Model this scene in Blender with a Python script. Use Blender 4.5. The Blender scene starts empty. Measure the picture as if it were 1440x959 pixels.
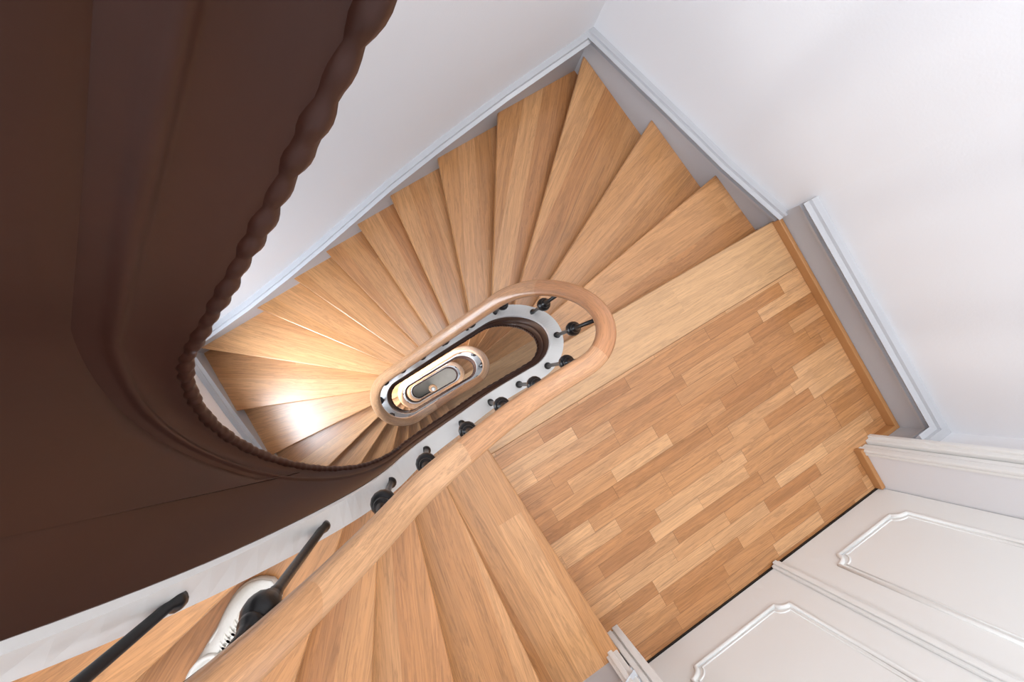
import bpy, bmesh, math, random
import numpy as np
from mathutils import Vector, Matrix
random.seed(4)
C = bpy.context.scene.collection
R = 0.172; N = 21; H = R*N
# ------------------------------------------------------------------ helpers
def empty(name, loc=(0,0,0)):
    e = bpy.data.objects.new(name, None); e.location = loc; C.objects.link(e); e.empty_display_size=.1; return e
def obj(name, bm, mats, parent=None, smooth=False, bevel=0.0, seg=2):
    bmesh.ops.recalc_face_normals(bm, faces=bm.faces)
    me = bpy.data.meshes.new(name); bm.to_mesh(me); bm.free()
    for m in (mats if isinstance(mats, list) else [mats]): me.materials.append(m)
    if smooth:
        for p in me.polygons: p.use_smooth = True
    o = bpy.data.objects.new(name, me); C.objects.link(o)
    if parent: o.parent = parent
    if bevel > 0:
        b = o.modifiers.new('bevel', 'BEVEL'); b.width = bevel; b.segments = seg; b.limit_method = 'ANGLE'; b.angle_limit = math.radians(35)
    return o
def box(bm, a, b, mi=0):
    x0,y0,z0 = a; x1,y1,z1 = b
    v = [bm.verts.new(p) for p in ((x0,y0,z0),(x1,y0,z0),(x1,y1,z0),(x0,y1,z0),(x0,y0,z1),(x1,y0,z1),(x1,y1,z1),(x0,y1,z1))]
    for f in ((0,3,2,1),(4,5,6,7),(0,1,5,4),(1,2,6,5),(2,3,7,6),(3,0,4,7)):
        fc = bm.faces.new([v[i] for i in f]); fc.material_index = mi
def prism(bm, pts, z0, z1, uvdir=None, uvoff=(0,0)):
    """vertical prism from a plan polygon; uv in metres, u along uvdir"""
    uvl = bm.loops.layers.uv.verify()
    clean = []
    for p in pts:
        if not clean or (Vector(p)-Vector(clean[-1])).length > 1e-4: clean.append(p)
    if (Vector(clean[0])-Vector(clean[-1])).length < 1e-4: clean.pop()
    lo = [bm.verts.new((p[0],p[1],z0)) for p in clean]; hi = [bm.verts.new((p[0],p[1],z1)) for p in clean]
    fs = [bm.faces.new(hi), bm.faces.new(lo[::-1])]
    n = len(clean)
    for i in range(n): fs.append(bm.faces.new((lo[i],lo[(i+1)%n],hi[(i+1)%n],hi[i])))
    d = Vector(uvdir if uvdir else (1,0)).normalized(); q = Vector((-d.y,d.x))
    for f in fs:
        for l in f.loops:
            p = Vector((l.vert.co.x,l.vert.co.y)); l[uvl].uv = (p.dot(d)+uvoff[0], p.dot(q)+(l.vert.co.z-z1)+uvoff[1])
def sweep(bm, P, side, up, prof, closed=True, mi=None, caps=True):
    """prof: list of (side,up) offsets or function(i)->list"""
    uvl = bm.loops.layers.uv.verify()
    rings = []; L = [0.0]
    for i in range(1,len(P)): L.append(L[-1]+(P[i]-P[i-1]).length)
    for i,p in enumerate(P):
        pr = prof(i) if callable(prof) else prof
        rings.append([bm.verts.new(p+side[i]*a+up[i]*b) for a,b in pr])
    n = len(rings[0])
    for i in range(len(P)-1):
        for j in range(n if closed else n-1):
            k=(j+1)%n
            f = bm.faces.new((rings[i][j],rings[i+1][j],rings[i+1][k],rings[i][k]))
            if mi: f.material_index = mi[j]
            us=(L[i],L[i+1],L[i+1],L[i]); vs=(j,j,j+1,j+1)
            for l,u,v in zip(f.loops,us,vs): l[uvl].uv=(u, v*0.02)
    if closed and caps:
        bm.faces.new(rings[0]); bm.faces.new(rings[-1][::-1])
# ------------------------------------------------------------------ materials
def newmat(name):
    m = bpy.data.materials.new(name); m.use_nodes=True; nt=m.node_tree
    return m, nt, nt.nodes['Principled BSDF']
def plain(name, col, rough=.5, metal=0, var=.03, scale=6, coat=0, bump=0, bscale=60, spec=.5, stretch=(1,1,1)):
    m,nt,b = newmat(name); N_=nt.nodes.new; Lk=nt.links.new
    tc=N_('ShaderNodeTexCoord'); mp=N_('ShaderNodeMapping'); mp.inputs['Scale'].default_value=stretch; Lk(tc.outputs['Object'],mp.inputs['Vector'])
    no=N_('ShaderNodeTexNoise'); no.inputs['Scale'].default_value=scale; no.inputs['Detail'].default_value=6
    Lk(mp.outputs[0],no.inputs['Vector'])
    mx=N_('ShaderNodeMix'); mx.data_type='RGBA'
    mx.inputs[6].default_value=(*[max(0,c*(1-var)) for c in col],1); mx.inputs[7].default_value=(*[min(1,c*(1+var)) for c in col],1)
    Lk(no.outputs['Fac'],mx.inputs[0]); Lk(mx.outputs[2],b.inputs['Base Color'])
    b.inputs['Roughness'].default_value=rough; b.inputs['Metallic'].default_value=metal; b.inputs['Coat Weight'].default_value=coat
    b.inputs['Specular IOR Level'].default_value=spec
    if bump>0:
        n2=N_('ShaderNodeTexNoise'); n2.inputs['Scale'].default_value=bscale; Lk(mp.outputs[0],n2.inputs['Vector'])
        bp=N_('ShaderNodeBump'); bp.inputs['Strength'].default_value=bump; bp.inputs['Distance'].default_value=.002
        Lk(n2.outputs['Fac'],bp.inputs['Height']); Lk(bp.outputs['Normal'],b.inputs['Normal'])
    return m
def wood(name, cols, w, L, seam=0.0, rough=.35, gx=1.6, gy=26, gamt=.45, coat=.15):
    m,nt,b = newmat(name); N_=nt.nodes.new; Lk=nt.links.new
    def M(op,a,b2=None,c=None):
        n=N_('ShaderNodeMath'); n.operation=op
        for i,v in enumerate((a,b2,c)):
            if v is None: continue
            if isinstance(v,(int,float)): n.inputs[i].default_value=v
            else: Lk(v,n.inputs[i])
        return n.outputs[0]
    uv=N_('ShaderNodeTexCoord'); sp=N_('ShaderNodeSeparateXYZ'); Lk(uv.outputs['UV'],sp.inputs[0])
    u,v=sp.outputs[0],sp.outputs[1]
    vs=M('DIVIDE',v,w); row=M('FLOOR',vs)
    wn=N_('ShaderNodeTexWhiteNoise'); wn.noise_dimensions='1D'; Lk(row,wn.inputs['W'])
    Lr=M('MULTIPLY',M('ADD',M('MULTIPLY',wn.outputs[0],.7),.65),L)
    us=M('DIVIDE',M('ADD',u,M('MULTIPLY',wn.outputs[0],L*7.3)),Lr); cell=M('FLOOR',us)
    cb=N_('ShaderNodeCombineXYZ'); Lk(row,cb.inputs[0]); Lk(cell,cb.inputs[1])
    w2=N_('ShaderNodeTexWhiteNoise'); w2.noise_dimensions='3D'; Lk(cb.outputs[0],w2.inputs['Vector'])
    cr=N_('ShaderNodeValToRGB'); cr.color_ramp.interpolation='LINEAR'
    el=cr.color_ramp.elements
    el[0].position=0; el[0].color=(*cols[0],1); el[1].position=1; el[1].color=(*cols[-1],1)
    for i,c in enumerate(cols[1:-1]):
        e=el.new((i+1)/(len(cols)-1)); e.color=(*c,1)
    Lk(w2.outputs['Value'],cr.inputs[0])
    gv=N_('ShaderNodeCombineXYZ'); Lk(M('MULTIPLY',u,gx),gv.inputs[0]); Lk(M('MULTIPLY',v,gy),gv.inputs[1]); Lk(M('MULTIPLY',w2.outputs['Value'],37.0),gv.inputs[2])
    g1=N_('ShaderNodeTexNoise'); g1.inputs['Scale'].default_value=1; g1.inputs['Detail'].default_value=6; g1.inputs['Roughness'].default_value=.65; g1.inputs['Distortion'].default_value=.6
    Lk(gv.outputs[0],g1.inputs['Vector'])
    gv2=N_('ShaderNodeCombineXYZ'); Lk(M('MULTIPLY',u,gx*3),gv2.inputs[0]); Lk(M('MULTIPLY',v,gy*9),gv2.inputs[1]); Lk(M('MULTIPLY',w2.outputs['Value'],11.0),gv2.inputs[2])
    g2=N_('ShaderNodeTexNoise'); g2.inputs['Scale'].default_value=1; g2.inputs['Detail'].default_value=3; Lk(gv2.outputs[0],g2.inputs['Vector'])
    rings=M('ABSOLUTE',M('SINE',M('MULTIPLY',g1.outputs['Fac'],26.0)))
    g=M('ADD',M('MULTIPLY',g1.outputs['Fac'],.9),M('ADD',M('MULTIPLY',rings,.28),M('MULTIPLY',g2.outputs['Fac'],.6)))
    f=M('ADD',M('MULTIPLY',M('SUBTRACT',g,.93),gamt),1.0)
    if seam>0:
        fr=M('FRACT',vs); e1=M('LESS_THAN',M('MINIMUM',fr,M('SUBTRACT',1.0,fr)),seam/w)
        fu=M('FRACT',us); e2=M('LESS_THAN',M('MINIMUM',fu,M('SUBTRACT',1.0,fu)),seam/L)
        f=M('MULTIPLY',f,M('SUBTRACT',1.0,M('MULTIPLY',M('MAXIMUM',e1,e2),.45)))
    vm=N_('ShaderNodeVectorMath'); vm.operation='SCALE'; Lk(cr.outputs[0],vm.inputs[0]); Lk(f,vm.inputs['Scale'])
    Lk(vm.outputs[0],b.inputs['Base Color']); b.inputs['Roughness'].default_value=rough; b.inputs['Coat Weight'].default_value=coat; b.inputs['Coat Roughness'].default_value=.25
    bp=N_('ShaderNodeBump'); bp.inputs['Strength'].default_value=.12; bp.inputs['Distance'].default_value=.001
    Lk(g2.outputs['Fac'],bp.inputs['Height']); Lk(bp.outputs['Normal'],b.inputs['Normal'])
    return m
m_tread=wood('oak_tread',[(.42,.19,.072),(.47,.23,.092),(.55,.29,.13),(.44,.20,.078)],.115,9,rough=.28,gamt=.9)
m_plank=wood('oak_plank',[(.53,.305,.15),(.58,.345,.175),(.55,.32,.16)],.145,9,rough=.33,gamt=.7)
m_parq=wood('oak_parquet',[(.38,.165,.060),(.44,.205,.080),(.49,.24,.10),(.59,.33,.16),(.42,.19,.072)],.0715,.47,seam=.0010,rough=.28,gamt=.95)
m_rail=wood('beech_handrail',[(.56,.295,.145),(.61,.35,.19),(.49,.22,.095)],2.0,.62,rough=.28,gx=3,gy=30,gamt=.95,coat=.4)
m_riser=wood('riser_wood',[(.50,.31,.18),(.55,.36,.22)],.3,9)
m_base=wood('oak_baseboard',[(.46,.21,.075),(.50,.24,.09)],1.0,2.0)
m_wall=plain('wall_plaster',(.80,.81,.84),.6,var=.015,scale=1.2,bump=.25,bscale=90)
m_trim=plain('trim_paint',(.50,.51,.54),.35,var=.01)
m_door=plain('door_paint',(.83,.84,.83),.35,var=.01)
m_white=plain('string_white',(.70,.70,.69),.4,var=.02)
m_brown=plain('string_brown',(.036,.0112,.0065),.42,var=.3,scale=10,coat=0,bump=.08,bscale=60,spec=.35,stretch=(1,1,.25))
m_iron=plain('black_iron',(.012,.012,.013),.32,metal=.3,var=.2,bump=.2,bscale=80)
m_soff=plain('soffit_plaster',(.75,.74,.73),.8)
# ------------------------------------------------------------------ well geometry (plan: stadium)
UL,UR,RC=-.20,.49,.20
ST=UR-UL; AR=math.pi*RC; LP=2*(ST+AR)
def inner(s,off=0.0):
    s=s%LP; r=RC+off
    if s<ST: return Vector((UL+s,-r)),Vector((0,-1)),Vector((1,0))
    s-=ST
    if s<AR:
        a=-math.pi/2+s/RC; n=Vector((math.cos(a),math.sin(a))); return Vector((UR,0))+n*r,n,Vector((-n.y,n.x))
    s-=AR
    if s<ST: return Vector((UR-s,r)),Vector((0,1)),Vector((-1,0))
    s-=ST; a=math.pi/2+s/RC; n=Vector((math.cos(a),math.sin(a))); return Vector((UL,0))+n*r,n,Vector((-n.y,n.x))
S_K=[.844,1.004,1.074,1.144,1.241,1.358,1.473,1.588,1.688,1.788,1.888,1.988,2.127,2.224,2.308,2.385,2.455,2.53,2.612,2.727,2.927]
S_UP=[.844,1.004,1.074,1.144,1.241,1.43,1.607,1.75,1.88,2.01,2.11,2.187,2.262,2.335,2.395,2.455,2.505,2.56,2.625,2.727,2.927]
# ------------------------------------------------------------------ wall perimeter
WX=2.115
PER=[Vector(p) for p in ((WX,-.146),(1.92,1.40),(-1.45,1.165),(-1.45,-1.48),(.165,-1.48))]
PL=[0]
for i in range(1,5): PL.append(PL[-1]+(PER[i]-PER[i-1]).length)
def outer(t):
    for i in range(4):
        if t<=PL[i+1] or i==3: return PER[i].lerp(PER[i+1],(t-PL[i])/(PL[i+1]-PL[i]))
O_K=[(WX,-.146),(2.05,.247),(1.99,.758),(1.92,1.38),(1.283,1.36),(.815,1.325),(.428,1.30),(.14,1.277),(-.153,1.256),(-.47,1.24),(-.845,1.216),(-1.40,1.168),(-1.45,.61),(-1.45,.15),(-1.45,-.28),(-1.45,-.62),(-1.45,-1.34),(-1.05,-1.48),(-.57,-1.48),(-.20,-1.48),(.165,-1.48)]
def proj(p):
    p=Vector(p); best=None
    for i in range(4):
        a,b=PER[i],PER[i+1]; d=b-a; f=max(0,min(1,(p-a).dot(d)/d.length_squared)); q=a+d*f
        e=(q-p).length
        if best is None or e<best[0]-1e-6: best=(e,PL[i]+f*d.length)
    return best[1]
T_K=[proj(p) for p in O_K]
O_UP=list(O_K); O_UP[12]=(-1.45,.75); O_UP[13]=(-1.45,.36); O_UP[14]=(-1.45,0.0); O_UP[15]=(-1.45,-.40); O_UP[16]=(-1.45,-1.25)
T_UP=[proj(p) for p in O_UP]
def arcs(s0,s1,off,n=6): return [tuple(inner(s0+(s1-s0)*i/n,off)[0]) for i in range(n+1)]
def outs(t0,t1):
    ts=[t0]+[c for c in PL[1:-1] if t0+1e-3<c<t1-1e-3]+[t1]
    return [tuple(outer(t)) for t in ts]
# ------------------------------------------------------------------ line of the string
pts=[]
for r in range(-1,3):
    for k,s in enumerate(S_K): pts.append((s+r*LP,-k*R-r*H))
    pts.append((S_K[-1]+.12+r*LP,-N*R-r*H))
pts.append((S_K[0]+3*LP,-3*H))
ds=.0125
Sg=np.arange(-1.75,8.8,ds); zl=np.interp(Sg,[p[0] for p in pts],[p[1] for p in pts])
def gsm(a,sig):
    h=int(sig*3.2/ds)+1; k=np.exp(-.5*(np.arange(-h,h+1)*ds/sig)**2); k/=k.sum(); return np.convolve(np.pad(a,h,mode='edge'),k,mode='valid')
zs=gsm(zl,.06); Fk=gsm(np.sqrt(1+np.gradient(zs,ds)**2),.09); zr=gsm(zs,.09)
A_T,B_T=.075,.085; RH=.80
ztop=zs+A_T*Fk; zbot=zs-B_T*Fk; zrail=zr+RH
# the top flight's wreathed string is deeper and steeper round the turn
def override(arr,knots,s_join):
    ks=[k for k in knots]+[(s_join,float(np.interp(s_join,Sg,arr)))]
    ks.sort(); m=Sg<s_join
    a=arr.copy(); a[m]=np.interp(Sg[m],[k[0] for k in ks],[k[1] for k in ks]); return a
ztop=gsm(override(ztop,[(-1.75,4.0),(-1.25,3.6),(-.9,3.2),(-.7,2.95),(-.524,2.68),(-.42,2.44),(-.34,2.15),(-.297,1.975),(-.25,1.77),(-.22,1.61),(-.151,1.25),(-.07,.92)],.02),.03)
zbot=gsm(override(zbot,[(-1.75,3.15),(-1.25,2.68),(-1.05,2.42),(-.95,2.285),(-.892,2.203),(-.847,2.13),(-.756,2.0),(-.68,1.895),(-.60,1.785),(-.524,1.66),(-.46,1.53),(-.38,1.33),(-.297,1.11),(-.22,.90),(-.151,.74),(-.087,.58)],.02),.03)
zrail=gsm(override(zrail,[(-1.75,5.0),(-.9,4.4),(-.5,3.3),(-.3,2.6),(-.2,2.12),(-.136,1.85),(-.105,1.73),(-.063,1.51)],.05),.03)
def ip(a): return lambda S: float(np.interp(S,Sg,a))
zS,zR,FS,ZTf,ZBf=ip(zs),ip(zrail),ip(Fk),ip(ztop),ip(zbot)
S0,S1=-1.22,.30+3*LP
# ------------------------------------------------------------------ staircase
stair=empty('staircase')
inoff=.0
def build_treads(r,ks):
    SK=S_UP if r==-1 else S_K; TK=T_UP if r==-1 else T_K; dep=.222 if r==-1 else .24
    bm=bmesh.new(); br=bmesh.new(); bs=bmesh.new()
    for k in ks:
        z=-k*R-r*H
        s0=SK[k-1]-.018; s1=SK[k]; t0=TK[k-1]-.04; t1=TK[k]
        I=inner((s0+s1)/2)[0]; O=(outer(t0)+outer(t1))/2; d=O-I
        prism(bm,arcs(s0,s1,inoff)+outs(t0,t1)[::-1],z-.042,z,(d.x,d.y),(k*3.7+r*9,k*2.31+random.random()))
    for k in range(min(ks)-1,max(ks)+1):
        z=-k*R-r*H
        zt=z-.03 if k==0 else z-.04
        sa,sb=SK[k]-.022,SK[k]-.012; ta,tb=TK[k]-.05,TK[k]-.03
        prism(br,[tuple(inner(sa)[0]),tuple(inner(sb)[0]),tuple(outer(tb)),tuple(outer(ta))],z-R,zt,None,(k,k))
    for k in ks:
        z0=-(k-1)*R-r*H-dep; z1=-k*R-r*H-dep
        ia=[inner(SK[k-1]+(SK[k]-SK[k-1])*i/4)[0] for i in range(5)]
        oa=[outer(TK[k-1]+(TK[k]-TK[k-1])*i/4) for i in range(5)]
        for i in range(4):
            za=z0+(z1-z0)*i/4; zb=z0+(z1-z0)*(i+1)/4
            bs.faces.new([bs.verts.new((*ia[i],za)),bs.verts.new((*ia[i+1],zb)),bs.verts.new((*oa[i+1],zb)),bs.verts.new((*oa[i],za))])
    obj('treads_flight',bm,m_tread,stair,bevel=.007); obj('risers_flight',br,m_riser,stair); obj('soffit_flight',bs,m_soff,stair)
build_treads(-1,range(9,21))
for r in range(3): build_treads(r,range(1,21))
for r in range(3):
    z=-r*H
    bm=bmesh.new()
    sL=S_K[-1]-LP-.02
    ring=arcs(sL,S_K[0],0,24)
    prism(bm,ring+[(2.15,-.146),(2.15,-.432),(ring[0][0]+.013,-.432)],z-.045,z,(1,0),(r*3,.03))
    obj('landing_nosing_board',bm,m_plank,stair,bevel=.006)
    bm=bmesh.new()
    prism(bm,[(.08,-.432),(2.15,-.432),(2.15,-1.50),(1.85,-1.50),(1.85,-1.70),(.2,-1.70),(.2,-1.50),(.13,-1.50)],z-.045,z,(1,0),(r*3.3,.02))
    obj('landing_parquet',bm,m_parq,stair)
    bm=bmesh.new()
    prism(bm,arcs(sL,S_K[0],.01,24)+[(2.15,-.17),(2.15,-1.70),(.13,-1.70)],z-.22,z-.046,(1,0))
    obj('landing_slab',bm,m_soff,stair)
def path(S0=S0,S1=S1,step=.0125):
    n=int((S1-S0)/step); return [S0+(S1-S0)*i/n for i in range(n+1)]
SS=path()
P=[];side=[];up=[]
for S in SS:
    p,n,t=inner(S); P.append(Vector((p.x,p.y,0))); side.append(Vector((n.x,n.y,0))); up.append(Vector((0,0,1)))
TH=.034
def prof_white(i):
    S=SS[i]; F=FS(S); t=ZTf(S); return [(-TH,t),(TH,t),(TH,t-.05*F),(-TH,t-.05*F)]
bm=bmesh.new(); sweep(bm,P,side,up,prof_white); obj('string_capping',bm,m_white,stair)
def brown_prof(b,t,F):
    i=-TH-.002
    return [(i,t),(i,b+.078*F),(i-.0025,b+.074*F),(i-.0055,b+.071*F),(i-.0065,b+.067*F),(i-.0055,b+.063*F),(i-.0025,b+.060*F),(i-.0015,b+.056*F),(i-.003,b+.036*F),(i-.007,b+.022*F),(i-.012,b+.010*F),(i-.013,b),(-TH+.01,b-.004),(TH,b),(TH-.004,t)]
def prof_brown(i):
    S=SS[i]; F=min(FS(S),1.9); return brown_prof(ZBf(S),ZTf(S)-.022*FS(S),F)
bm=bmesh.new(); sweep(bm,P,side,up,prof_brown); o=obj('string_face',bm,m_brown,stair,smooth=True)
es=o.modifiers.new('es','EDGE_SPLIT'); es.split_angle=math.radians(60)
# overlapping wreath piece, scarfed on to the straight string
SF=[S for S in path(step=.005) if S<-.275]
PF=[];sf=[]
for S in SF:
    p,n,t=inner(S); PF.append(Vector((p.x,p.y,0))); sf.append(Vector((n.x,n.y,0)))
def prof_face(i):
    S=SF[i]; b=ZBf(S); t=min(ZTf(S)-.05,max(b+.03,ZBf(-.275)+.04+(-.275-S)*7.0)); i0=-TH-.002
    e=.006; lo=b+min(.16,(t-b)*.7); w=min(.06,(t-lo)*.8)
    return [(i0+.004,t),(i0-e,t),(i0-e,lo+w),(i0-e*.7,lo+w*.6),(i0-e*.2,lo+w*.2),(i0+.004,lo)]
bm=bmesh.new(); sweep(bm,PF,sf,[Vector((0,0,1))]*len(PF),prof_face); o=obj('string_facing',bm,m_brown,stair,smooth=True)
es=o.modifiers.new('es','EDGE_SPLIT'); es.split_angle=math.radians(60)
SB=path(step=.004); Pb=[];sb=[];ub=[];rad=[]
acc=0;prev=None
for S in SB:
    p,n,t=inner(S,-TH-.012); q=Vector((p.x,p.y,ZBf(S)+.004))
    if prev is not None: acc+=(q-prev).length
    prev=q; Pb.append(q); sb.append(Vector((n.x,n.y,0)))
    rad.append(.0072+.0026*abs(math.sin(math.pi*acc/.034))+.0008*math.sin(acc*61))
for i in range(len(Pb)):
    t=(Pb[min(i+1,len(Pb)-1)]-Pb[max(i-1,0)]).normalized(); ub.append(sb[i].cross(t).normalized())
bm=bmesh.new(); sweep(bm,Pb,sb,ub,lambda i:[(rad[i]*math.cos(a*math.pi/4),rad[i]*math.sin(a*math.pi/4)) for a in range(8)])
obj('carved_bead',bm,m_brown,stair,smooth=True)
# ------------------------------------------------------------------ railing
rail=empty('stair_railing')
Pr=[];sr=[];ur=[];rsc=[]
SR=path(step=.02)
for S in SR:
    p,n,t=inner(S); Pr.append(Vector((p.x,p.y,zR(S)))); sr.append(Vector((n.x,n.y,0))); rsc.append(float(np.interp(S,[-.22,.12],[.72,1.0])))
e=Pr[-1].copy()
for i in range(1,26):
    a=-math.pi/2+i*.28; rr=.10*(1-i/34); c=Vector((e.x,e.y+.10,e.z))
    Pr.append(Vector((c.x+rr*math.cos(a),c.y+rr*math.sin(a),e.z))); sr.append(Vector((math.cos(a),math.sin(a),0))); rsc.append(1.0)
for i in range(len(Pr)):
    t=(Pr[min(i+1,len(Pr)-1)]-Pr[max(i-1,0)]).normalized(); u=sr[i].cross(t).normalized()
    if u.z<0: u=-u
    ur.append(u)
pr=[]
for i in range(20):
    a=i/20*2*math.pi; c,s_=math.cos(a),math.sin(a)
    pr.append((.037*math.copysign(abs(c)**.8,c),.024*math.copysign(abs(s_)**.85,s_)))
bm=bmesh.new(); sweep(bm,Pr,sr,ur,lambda i:[(a*rsc[i],b*rsc[i]) for a,b in pr]); obj('handrail',bm,m_rail,rail,smooth=True)
bm=bmesh.new()
sweep(bm,[p-u*.026*k for p,u,k in zip(Pr,ur,rsc)],sr,ur,[(-.012,-.004),(.012,-.004),(.012,.004),(-.012,.004)]); obj('iron_core_rail',bm,m_iron,rail)
bm=bmesh.new()
def lathe(bm,x,y,prof,seg=14):
    rings=[[bm.verts.new((x+r*math.cos(2*math.pi*j/seg),y+r*math.sin(2*math.pi*j/seg),z)) for j in range(seg)] for r,z in prof]
    for i in range(len(rings)-1):
        for j in range(seg): bm.faces.new((rings[i][j],rings[i][(j+1)%seg],rings[i+1][(j+1)%seg],rings[i+1][j]))
    bm.faces.new(rings[0][::-1]); bm.faces.new(rings[-1])
bal=[(-.60,.6),(-.45,.6),(-.335,.6),(-.238,.5),(-.145,.42),(-.035,None)]
S=.085
while S<S1-.02: bal.append((S,None)); S+=LP/16
for S,kn in bal:
        p,n,t=inner(S,.004); zb=ZTf(S); zt=zR(S)-.02; zk=zt-.36 if kn is None else zb+kn
        kf=1.0 if S>-.1 else .75; rr=.0085 if S>-.2 else .0065
        pf=[(.017*kf,zb-.003),(.017*kf,zb+.006),(.012,zb+.012),(rr,zb+.02)]
        pf+=[(rr,zk-.075),(.014*kf,zk-.068),(.014*kf,zk-.058),(.010,zk-.052),(.020*kf,zk-.044),(.020*kf,zk-.036),(.024*kf,zk-.030),(.031*kf,zk-.018),(.033*kf,zk),(.031*kf,zk+.014),(.024*kf,zk+.026),(.018*kf,zk+.030),(.022*kf,zk+.036),(.020*kf,zk+.046),(.011,zk+.052),(.014*kf,zk+.060),(rr,zk+.075)]
        pf+=[(rr,max(zt,zk+.08))]
        lathe(bm,p.x,p.y,pf)
obj('balusters',bm,m_iron,rail,smooth=True)
bm=bmesh.new(); c=Pr[-1]; zf=-3*H
lathe(bm,c.x,c.y,[(.07,zf),(.07,zf+.1),(.04,zf+.14),(.035,zf+.5),(.055,zf+.55),(.035,zf+.6),(.03,c.z+.02),(.05,c.z+.03),(.05,c.z+.05),(.02,c.z+.07)],20)
obj('foot_newel',bm,m_white,rail,smooth=True)
# ------------------------------------------------------------------ room shell
ZB=-3*H; ZT=5.2
m_hall=plain('hall_stone',(.66,.61,.53),.4,var=.1,scale=8)
bm=bmesh.new(); prism(bm,[(-1.7,-1.9),(2.4,-1.9),(2.4,1.6),(-1.7,1.6)],ZB-.15,ZB,(1,0)); obj('floor',bm,m_hall)
def wallbox(name,a,b,n,th=.14,mat=None,z0=ZB,z1=ZT):
    a=Vector(a);b=Vector(b);n=Vector(n)*th; bm=bmesh.new(); prism(bm,[tuple(a),tuple(b),tuple(b+n),tuple(a+n)],z0,z1,(1,0)); return obj(name,bm,mat or m_wall)
wallbox('wall_back',(1.92,1.40),(-1.60,1.1545),(-.07,1))
bm=bmesh.new(); prism(bm,[(WX,-1.9),(WX,-.146),(1.901,1.55),(2.06,1.56),(WX+.16,-.14),(WX+.16,-1.9)],ZB,ZT,(1,0)); obj('wall_right',bm,m_wall)
bm=bmesh.new(); WY0,WY1=-.05,.80; x0,x1=-1.60,-1.45
box(bm,(x0,-1.9,ZB),(x1,WY0,ZT)); box(bm,(x0,WY1,ZB),(x1,1.3,ZT))
zc=ZB
wins=[]
for r in (2,1,0,-1):
    a=-1.45-r*H; b=a+1.35; wins.append((a,b))
    box(bm,(x0,WY0,zc),(x1,WY1,a)); zc=b
box(bm,(x0,WY0,zc),(x1,WY1,ZT)); obj('wall_left',bm,m_wall)
for i,(a,b_) in enumerate(wins):
    w=empty('window_%d'%(i+1)); bm=bmesh.new(); f=.055; X0,X1=-1.57,-1.52
    box(bm,(X0,WY0,a),(X1,WY0+f,b_)); box(bm,(X0,WY1-f,a),(X1,WY1,b_)); box(bm,(X0,WY0+f,a),(X1,WY1-f,a+f)); box(bm,(X0,WY0+f,b_-f),(X1,WY1-f,b_))
    box(bm,(X0+.01,(WY0+WY1)/2-.03,a+f),(X1-.01,(WY0+WY1)/2+.03,b_-f)); box(bm,(-1.52,WY0,a),(-1.40,WY1,a+.03)); obj('frame',bm,m_door,w,bevel=.004)
sk=empty('streak_caster'); bm=bmesh.new()  # unseen bars, added so the sun throws soft streaks on the right wall
for y in (-1.2,-.62,-.04,.54,1.12): box(bm,(-1.5,y-.045,ZT-.02),(2.1,y+.045,ZT+.06))
for x in (-1.5,.3,2.05): box(bm,(x,-1.5,ZT-.02),(x+.06,1.4,ZT+.06))
obj('shadow_bars',bm,m_door,sk)
bm=bmesh.new()
box(bm,(-1.6,-1.88,ZB),(.22,-1.48,ZT)); box(bm,(1.84,-1.88,ZB),(2.14,-1.48,ZT)); box(bm,(.22,-1.88,2.12),(1.84,-1.48,ZT)); box(bm,(.22,-1.88,ZB),(1.84,-1.48,-.05))
obj('wall_front',bm,m_wall)
door=empty('door_1')
bm=bmesh.new(); box(bm,(.225,-1.74,.012),(1.088,-1.685,2.11)); box(bm,(1.092,-1.74,.012),(1.835,-1.685,2.11)); obj('leaves',bm,m_door,door,bevel=.003)
bm=bmesh.new(); box(bm,(1.065,-1.685,.012),(1.115,-1.668,2.11)); box(bm,(1.078,-1.668,.012),(1.102,-1.655,2.11)); obj('astragal',bm,m_door,door,bevel=.004)
bm=bmesh.new(); box(bm,(.225,-1.70,.0),(1.835,-1.681,.012)); obj('threshold_gap',bm,m_iron,door)
def panel(x0,x1,z0,z1,c=.05):
    pts=[]
    for cx,cz,a0 in ((x0,z0,90),(x1,z0,180),(x1,z1,270),(x0,z1,0)):
        seq=[a0-90*i/6 for i in range(7)]
        pts+=[(cx+c*math.cos(math.radians(a)),cz+c*math.sin(math.radians(a))) for a in seq]
    for rr,dep,nm,ins in ((.011,-1.683,'panel_moulding',0),(.005,-1.685,'panel_inner_bead',.022)):
        cx,cz=(x0+x1)/2,(z0+z1)/2
        cu=bpy.data.curves.new(nm,'CURVE'); cu.dimensions='3D'; sp=cu.splines.new('POLY'); sp.points.add(len(pts)-1)
        for q,(x,z) in zip(sp.points,pts): q.co=(x-math.copysign(ins,x-cx),dep,z-math.copysign(ins,z-cz),1)
        sp.use_cyclic_u=True; cu.bevel_depth=rr; cu.bevel_resolution=3; cu.materials.append(m_door)
        o=bpy.data.objects.new(nm,cu); C.objects.link(o); o.parent=door
for a,b_ in ((.37,.94),(1.25,1.70)):
    panel(a,b_,.22,1.12); panel(a,b_,1.26,1.98)
def casing(name,xa,xb,s):
    bm=bmesh.new(); w=xb-xa
    box(bm,(xa,-1.48,0),(xb,-1.462,2.22))
    if s>0: bands=((0,.25,.016),(.3,.5,.010),(.55,1.0,.026),(.72,.9,.040))
    else: bands=((.75,1,.016),(.5,.7,.010),(0,.45,.026),(.1,.28,.040))
    for p,q,h in bands: box(bm,(xa+p*w,-1.462,0),(xa+q*w,-1.462+h,2.22))
    obj(name,bm,m_door,bevel=.006,seg=3)
casing('trim_1',1.83,1.97,1); casing('trim_2',.10,.23,-1)
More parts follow.
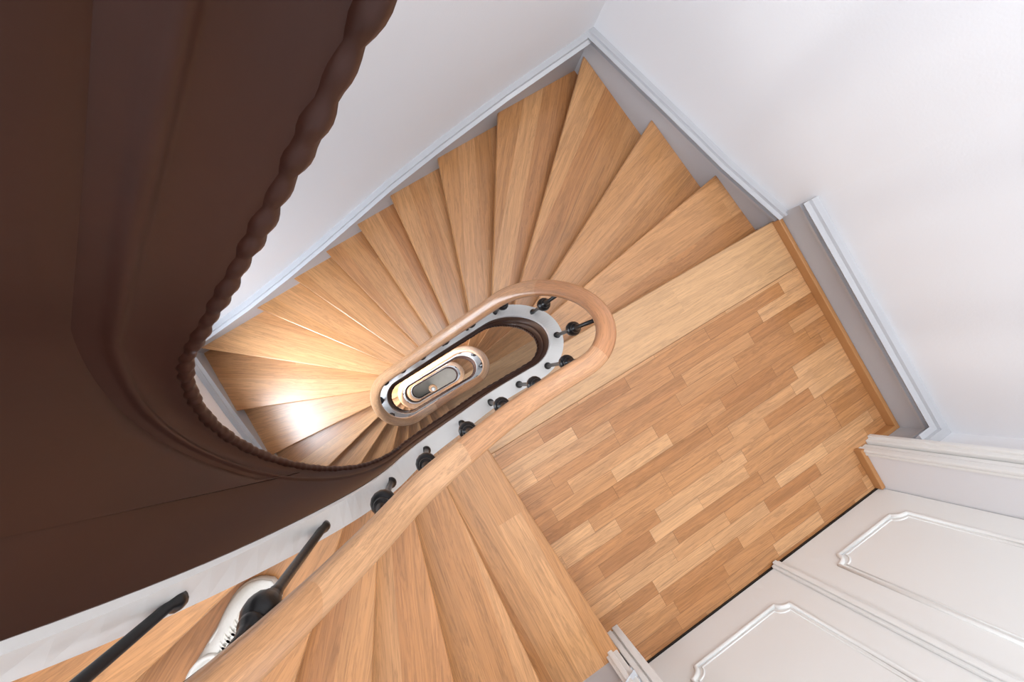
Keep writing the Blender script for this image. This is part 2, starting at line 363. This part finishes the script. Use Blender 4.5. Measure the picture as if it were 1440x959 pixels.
# ------------------------------------------------------------------ skirtings
def ribbon(name,ptsz,th,mat,cs=1.0):
    bm=bmesh.new(); P=[Vector((p[0],p[1],0)) for p in ptsz]; sd=[Vector((p[2],p[3],0)) for p in ptsz]; upv=[Vector((0,0,1))]*len(P)
    def pf(i):
        zb,zt=ptsz[i][4],ptsz[i][5]
        q=[(-.005,zb),(th,zb),(th,zt-.105)]
        q+=[(th+.012*cs,zt-.095),(th+.014*cs,zt-.078),(th+.004*cs,zt-.072),(th+.006*cs,zt-.060),(th+.020*cs,zt-.045),(th+.030*cs,zt-.022),(th+.014*cs,zt-.016),(th+.012*cs,zt)]
        return q+[(-.005,zt)]
    sweep(bm,P,sd,upv,pf); return obj(name,bm,mat)
segn=[]
for i in range(4):
    d=(PER[i+1]-PER[i]).normalized(); segn.append(Vector((-d.y,d.x)))
names=['baseboard_right','baseboard_back','baseboard_left','baseboard_front']
offs=[.10,.15,.20]+[.22]*18
for r in (-1,0,1,2):
    zz=[-k*R-r*H+offs[k] for k in range(21)]; TT=T_UP if r==-1 else T_K
    for i in range(4):
        ta,tb=PL[i],PL[i+1]
        ts=sorted(set([ta,tb]+[t for t in TT if ta<t<tb])); L=[]
        if r==-1 and i<2: continue
        for t in ts:
            p=PER[i].lerp(PER[i+1],(t-PL[i])/(PL[i+1]-PL[i])); z=float(np.interp(t,TT,zz))
            L.append((p.x,p.y,segn[i].x,segn[i].y,z-.5,z))
        ribbon(names[i],L,.018,m_trim,1.5)
for r in range(3):
    z=-r*H
    ribbon('baseboard_landing',[(WX,-.13,-1,0,z,z+.30),(WX,-1.44,-1,0,z,z+.30),(WX,-1.48,-1,1,z,z+.30),(2.07,-1.48,0,1,z,z+.30),(1.965,-1.48,0,1,z,z+.30)],.020,m_trim,1.8)
    bm=bmesh.new(); box(bm,(WX-.045,-1.46,z),(WX-.02,-.15,z+.055)); box(bm,(1.97,-1.46,z),(WX-.045,-1.435,z+.055))
    box(bm,(1.815,-1.68,z),(1.84,-1.44,z+.05))
    obj('baseboard_wood',bm,m_base,bevel=.004)
# ------------------------------------------------------------------ sneaker on the fifth step up
m_shoe=plain('shoe_leather',(.64,.62,.58),.5,var=.08,scale=30,bump=.3,bscale=200)
m_sole=plain('shoe_sole',(.70,.68,.64),.6)
m_lace=plain('shoe_lace',(.78,.76,.70),.8)
shoe=empty('sneaker',(-.755,-.325,5*R)); shoe.rotation_euler=(0,0,math.radians(28)); shoe.scale=(1.05,1.2,1.05)
Ls=.295
def half(x):
    xs=[0,.04,.12,.3,.5,.7,.82,.92,.98,1]; ws=[.012,.028,.036,.036,.037,.048,.047,.036,.018,.006]; return float(np.interp(x,xs,ws))
def shell(levels,name,mat,close_top=True):
    bm=bmesh.new(); n=40; rings=[]
    for scale,zf in levels:
        ring=[]
        for i in range(n):
            a=2*math.pi*i/n; x=.5+.5*math.cos(a); x=min(max(x,0),1)
            y=half(x)*(1 if math.sin(a)>=0 else -1)*(min(1,abs(math.sin(a))*3))*scale
            X=(.5+(x-.5)*(1-(1-scale)*.25)-.5)*Ls
            ring.append(bm.verts.new((X,y+.006*math.sin(x*3.1),zf(x))))
        rings.append(ring)
    for a,b in zip(rings,rings[1:]):
        for i in range(n): bm.faces.new((a[i],a[(i+1)%n],b[(i+1)%n],b[i]))
    bm.faces.new(rings[0][::-1])
    if close_top: bm.faces.new(rings[-1])
    return obj(name,bm,mat,shoe,smooth=True)
shell([(1.0,lambda x:0.0),(1.05,lambda x:.006),(1.05,lambda x:.024+.006*(1-x)),(.98,lambda x:.030+.006*(1-x))],'sole',m_sole)
hz=lambda x: float(np.interp(x,[0,.1,.3,.42,.6,.8,.93,1],[.095,.10,.085,.092,.072,.052,.042,.034]))
shell([(1.0,lambda x:.028),(1.0,lambda x:.03+(hz(x)-.03)*.4),(.9,lambda x:.03+(hz(x)-.03)*.7),(.68,lambda x:.03+(hz(x)-.03)*.9),(.40,lambda x:hz(x)),(.12,lambda x:hz(x)+.002)],'upper',m_shoe)
bm=bmesh.new(); seg=20
rr=[]
for (a_,b__,z_) in ((.052,.033,.085),(.054,.035,.105),(.046,.027,.108),(.042,.023,.088)):
    rr.append([bm.verts.new((-.075+a_*math.cos(2*math.pi*i/seg),.003+b__*math.sin(2*math.pi*i/seg),z_)) for i in range(seg)])
for a,b in zip(rr,rr[1:]):
    for i in range(seg): bm.faces.new((a[i],a[(i+1)%seg],b[(i+1)%seg],b[i]))
bm.faces.new(rr[-1]); obj('collar',bm,m_shoe,shoe,smooth=True)
bm=bmesh.new()
for i in range(7):
    x=-.01+i*.0155; xx=x/Ls+.5; z=hz(xx)+.004; w=.024-.0008*i
    for sgn in (-1,1):
        A=[Vector((x-.006*sgn*f,.004+w*f,z-.016*abs(f)**2)) for f in (-1,-.6,-.2,.2,.6,1)]
        sweep(bm,A,[Vector((1,0,0))]*6,[Vector((0,0,1))]*6,[(-.0035,-.002),(.0035,-.002),(.0035,.002),(-.0035,.002)])
obj('laces',bm,m_lace,shoe)
bm=bmesh.new()
for sgn in (-1,1):
    A=[Vector((-.02+.115*f,.004+sgn*(.028+.002*math.sin(f*3)),hz(.43+.39*f)-.014)) for f in [i/8 for i in range(9)]]
    sweep(bm,A,[Vector((0,1,0))]*9,[Vector((0,0,1))]*9,[(-.006,-.004),(.006,-.004),(.006,.003),(-.006,.003)])
obj('eyestay',bm,m_sole,shoe,smooth=True)
# ------------------------------------------------------------------ camera
cam=bpy.data.cameras.new('cam'); co=bpy.data.objects.new('camera',cam); C.objects.link(co)
cx=Vector((.8536,-.4929,.1683)).normalized(); cz=Vector((-.1914,.0037,.9816)).normalized(); cy=cz.cross(cx).normalized(); cx=cy.cross(cz)
co.matrix_world=Matrix(((cx.x,cy.x,cz.x,0),(cx.y,cy.y,cz.y,0),(cx.z,cy.z,cz.z,2.4),(0,0,0,1)))
cam.sensor_width=36; cam.lens=17.5; cam.clip_start=.01; bpy.context.scene.camera=co
# ------------------------------------------------------------------ light
def area(name,loc,rot,sx,sy,e,col=(1,1,1),spread=180):
    l=bpy.data.lights.new(name,'AREA'); l.shape='RECTANGLE'; l.size=sx; l.size_y=sy; l.energy=e; l.color=col; l.spread=math.radians(spread)
    o=bpy.data.objects.new(name,l); C.objects.link(o); o.location=loc; o.rotation_euler=rot; return o
area('overhead_fill',(.6,.1,5.0),(0,0,0),1.6,1.4,110,(1,.99,.97))  # invented soft fill over the shaft, added for overall exposure
for i,(a,b_) in enumerate(wins):
    area('window_daylight_%d'%i,(-1.66,(WY0+WY1)/2,(a+b_)/2+.1),(0,math.radians(-62),0),1.3,.8,(120,220,30,45)[i],(.82,.90,1),150)
area('well_bottom_fill',(.2,-.9,-8.2),(0,0,0),.6,.6,14,(1,.96,.9))  # fill light added to brighten the dark bottom of the well
area('window_shaft_light',(-1.64,.38,-.6),(0,math.radians(-33),0),.7,.6,12,(.78,.88,1),70)
sl=bpy.data.lights.new('sun','SUN'); sl.energy=.45; sl.angle=math.radians(2.0); sl.color=(1,.98,.95)
so=bpy.data.objects.new('sun',sl); C.objects.link(so); so.rotation_euler=Vector((3.5,.35,-4.9)).to_track_quat('-Z','Y').to_euler()
w=bpy.data.worlds.new('world'); bpy.context.scene.world=w; w.use_nodes=True
w.node_tree.nodes['Background'].inputs[0].default_value=(.92,.95,1,1); w.node_tree.nodes['Background'].inputs[1].default_value=.95
bpy.context.scene.view_settings.view_transform='Standard'
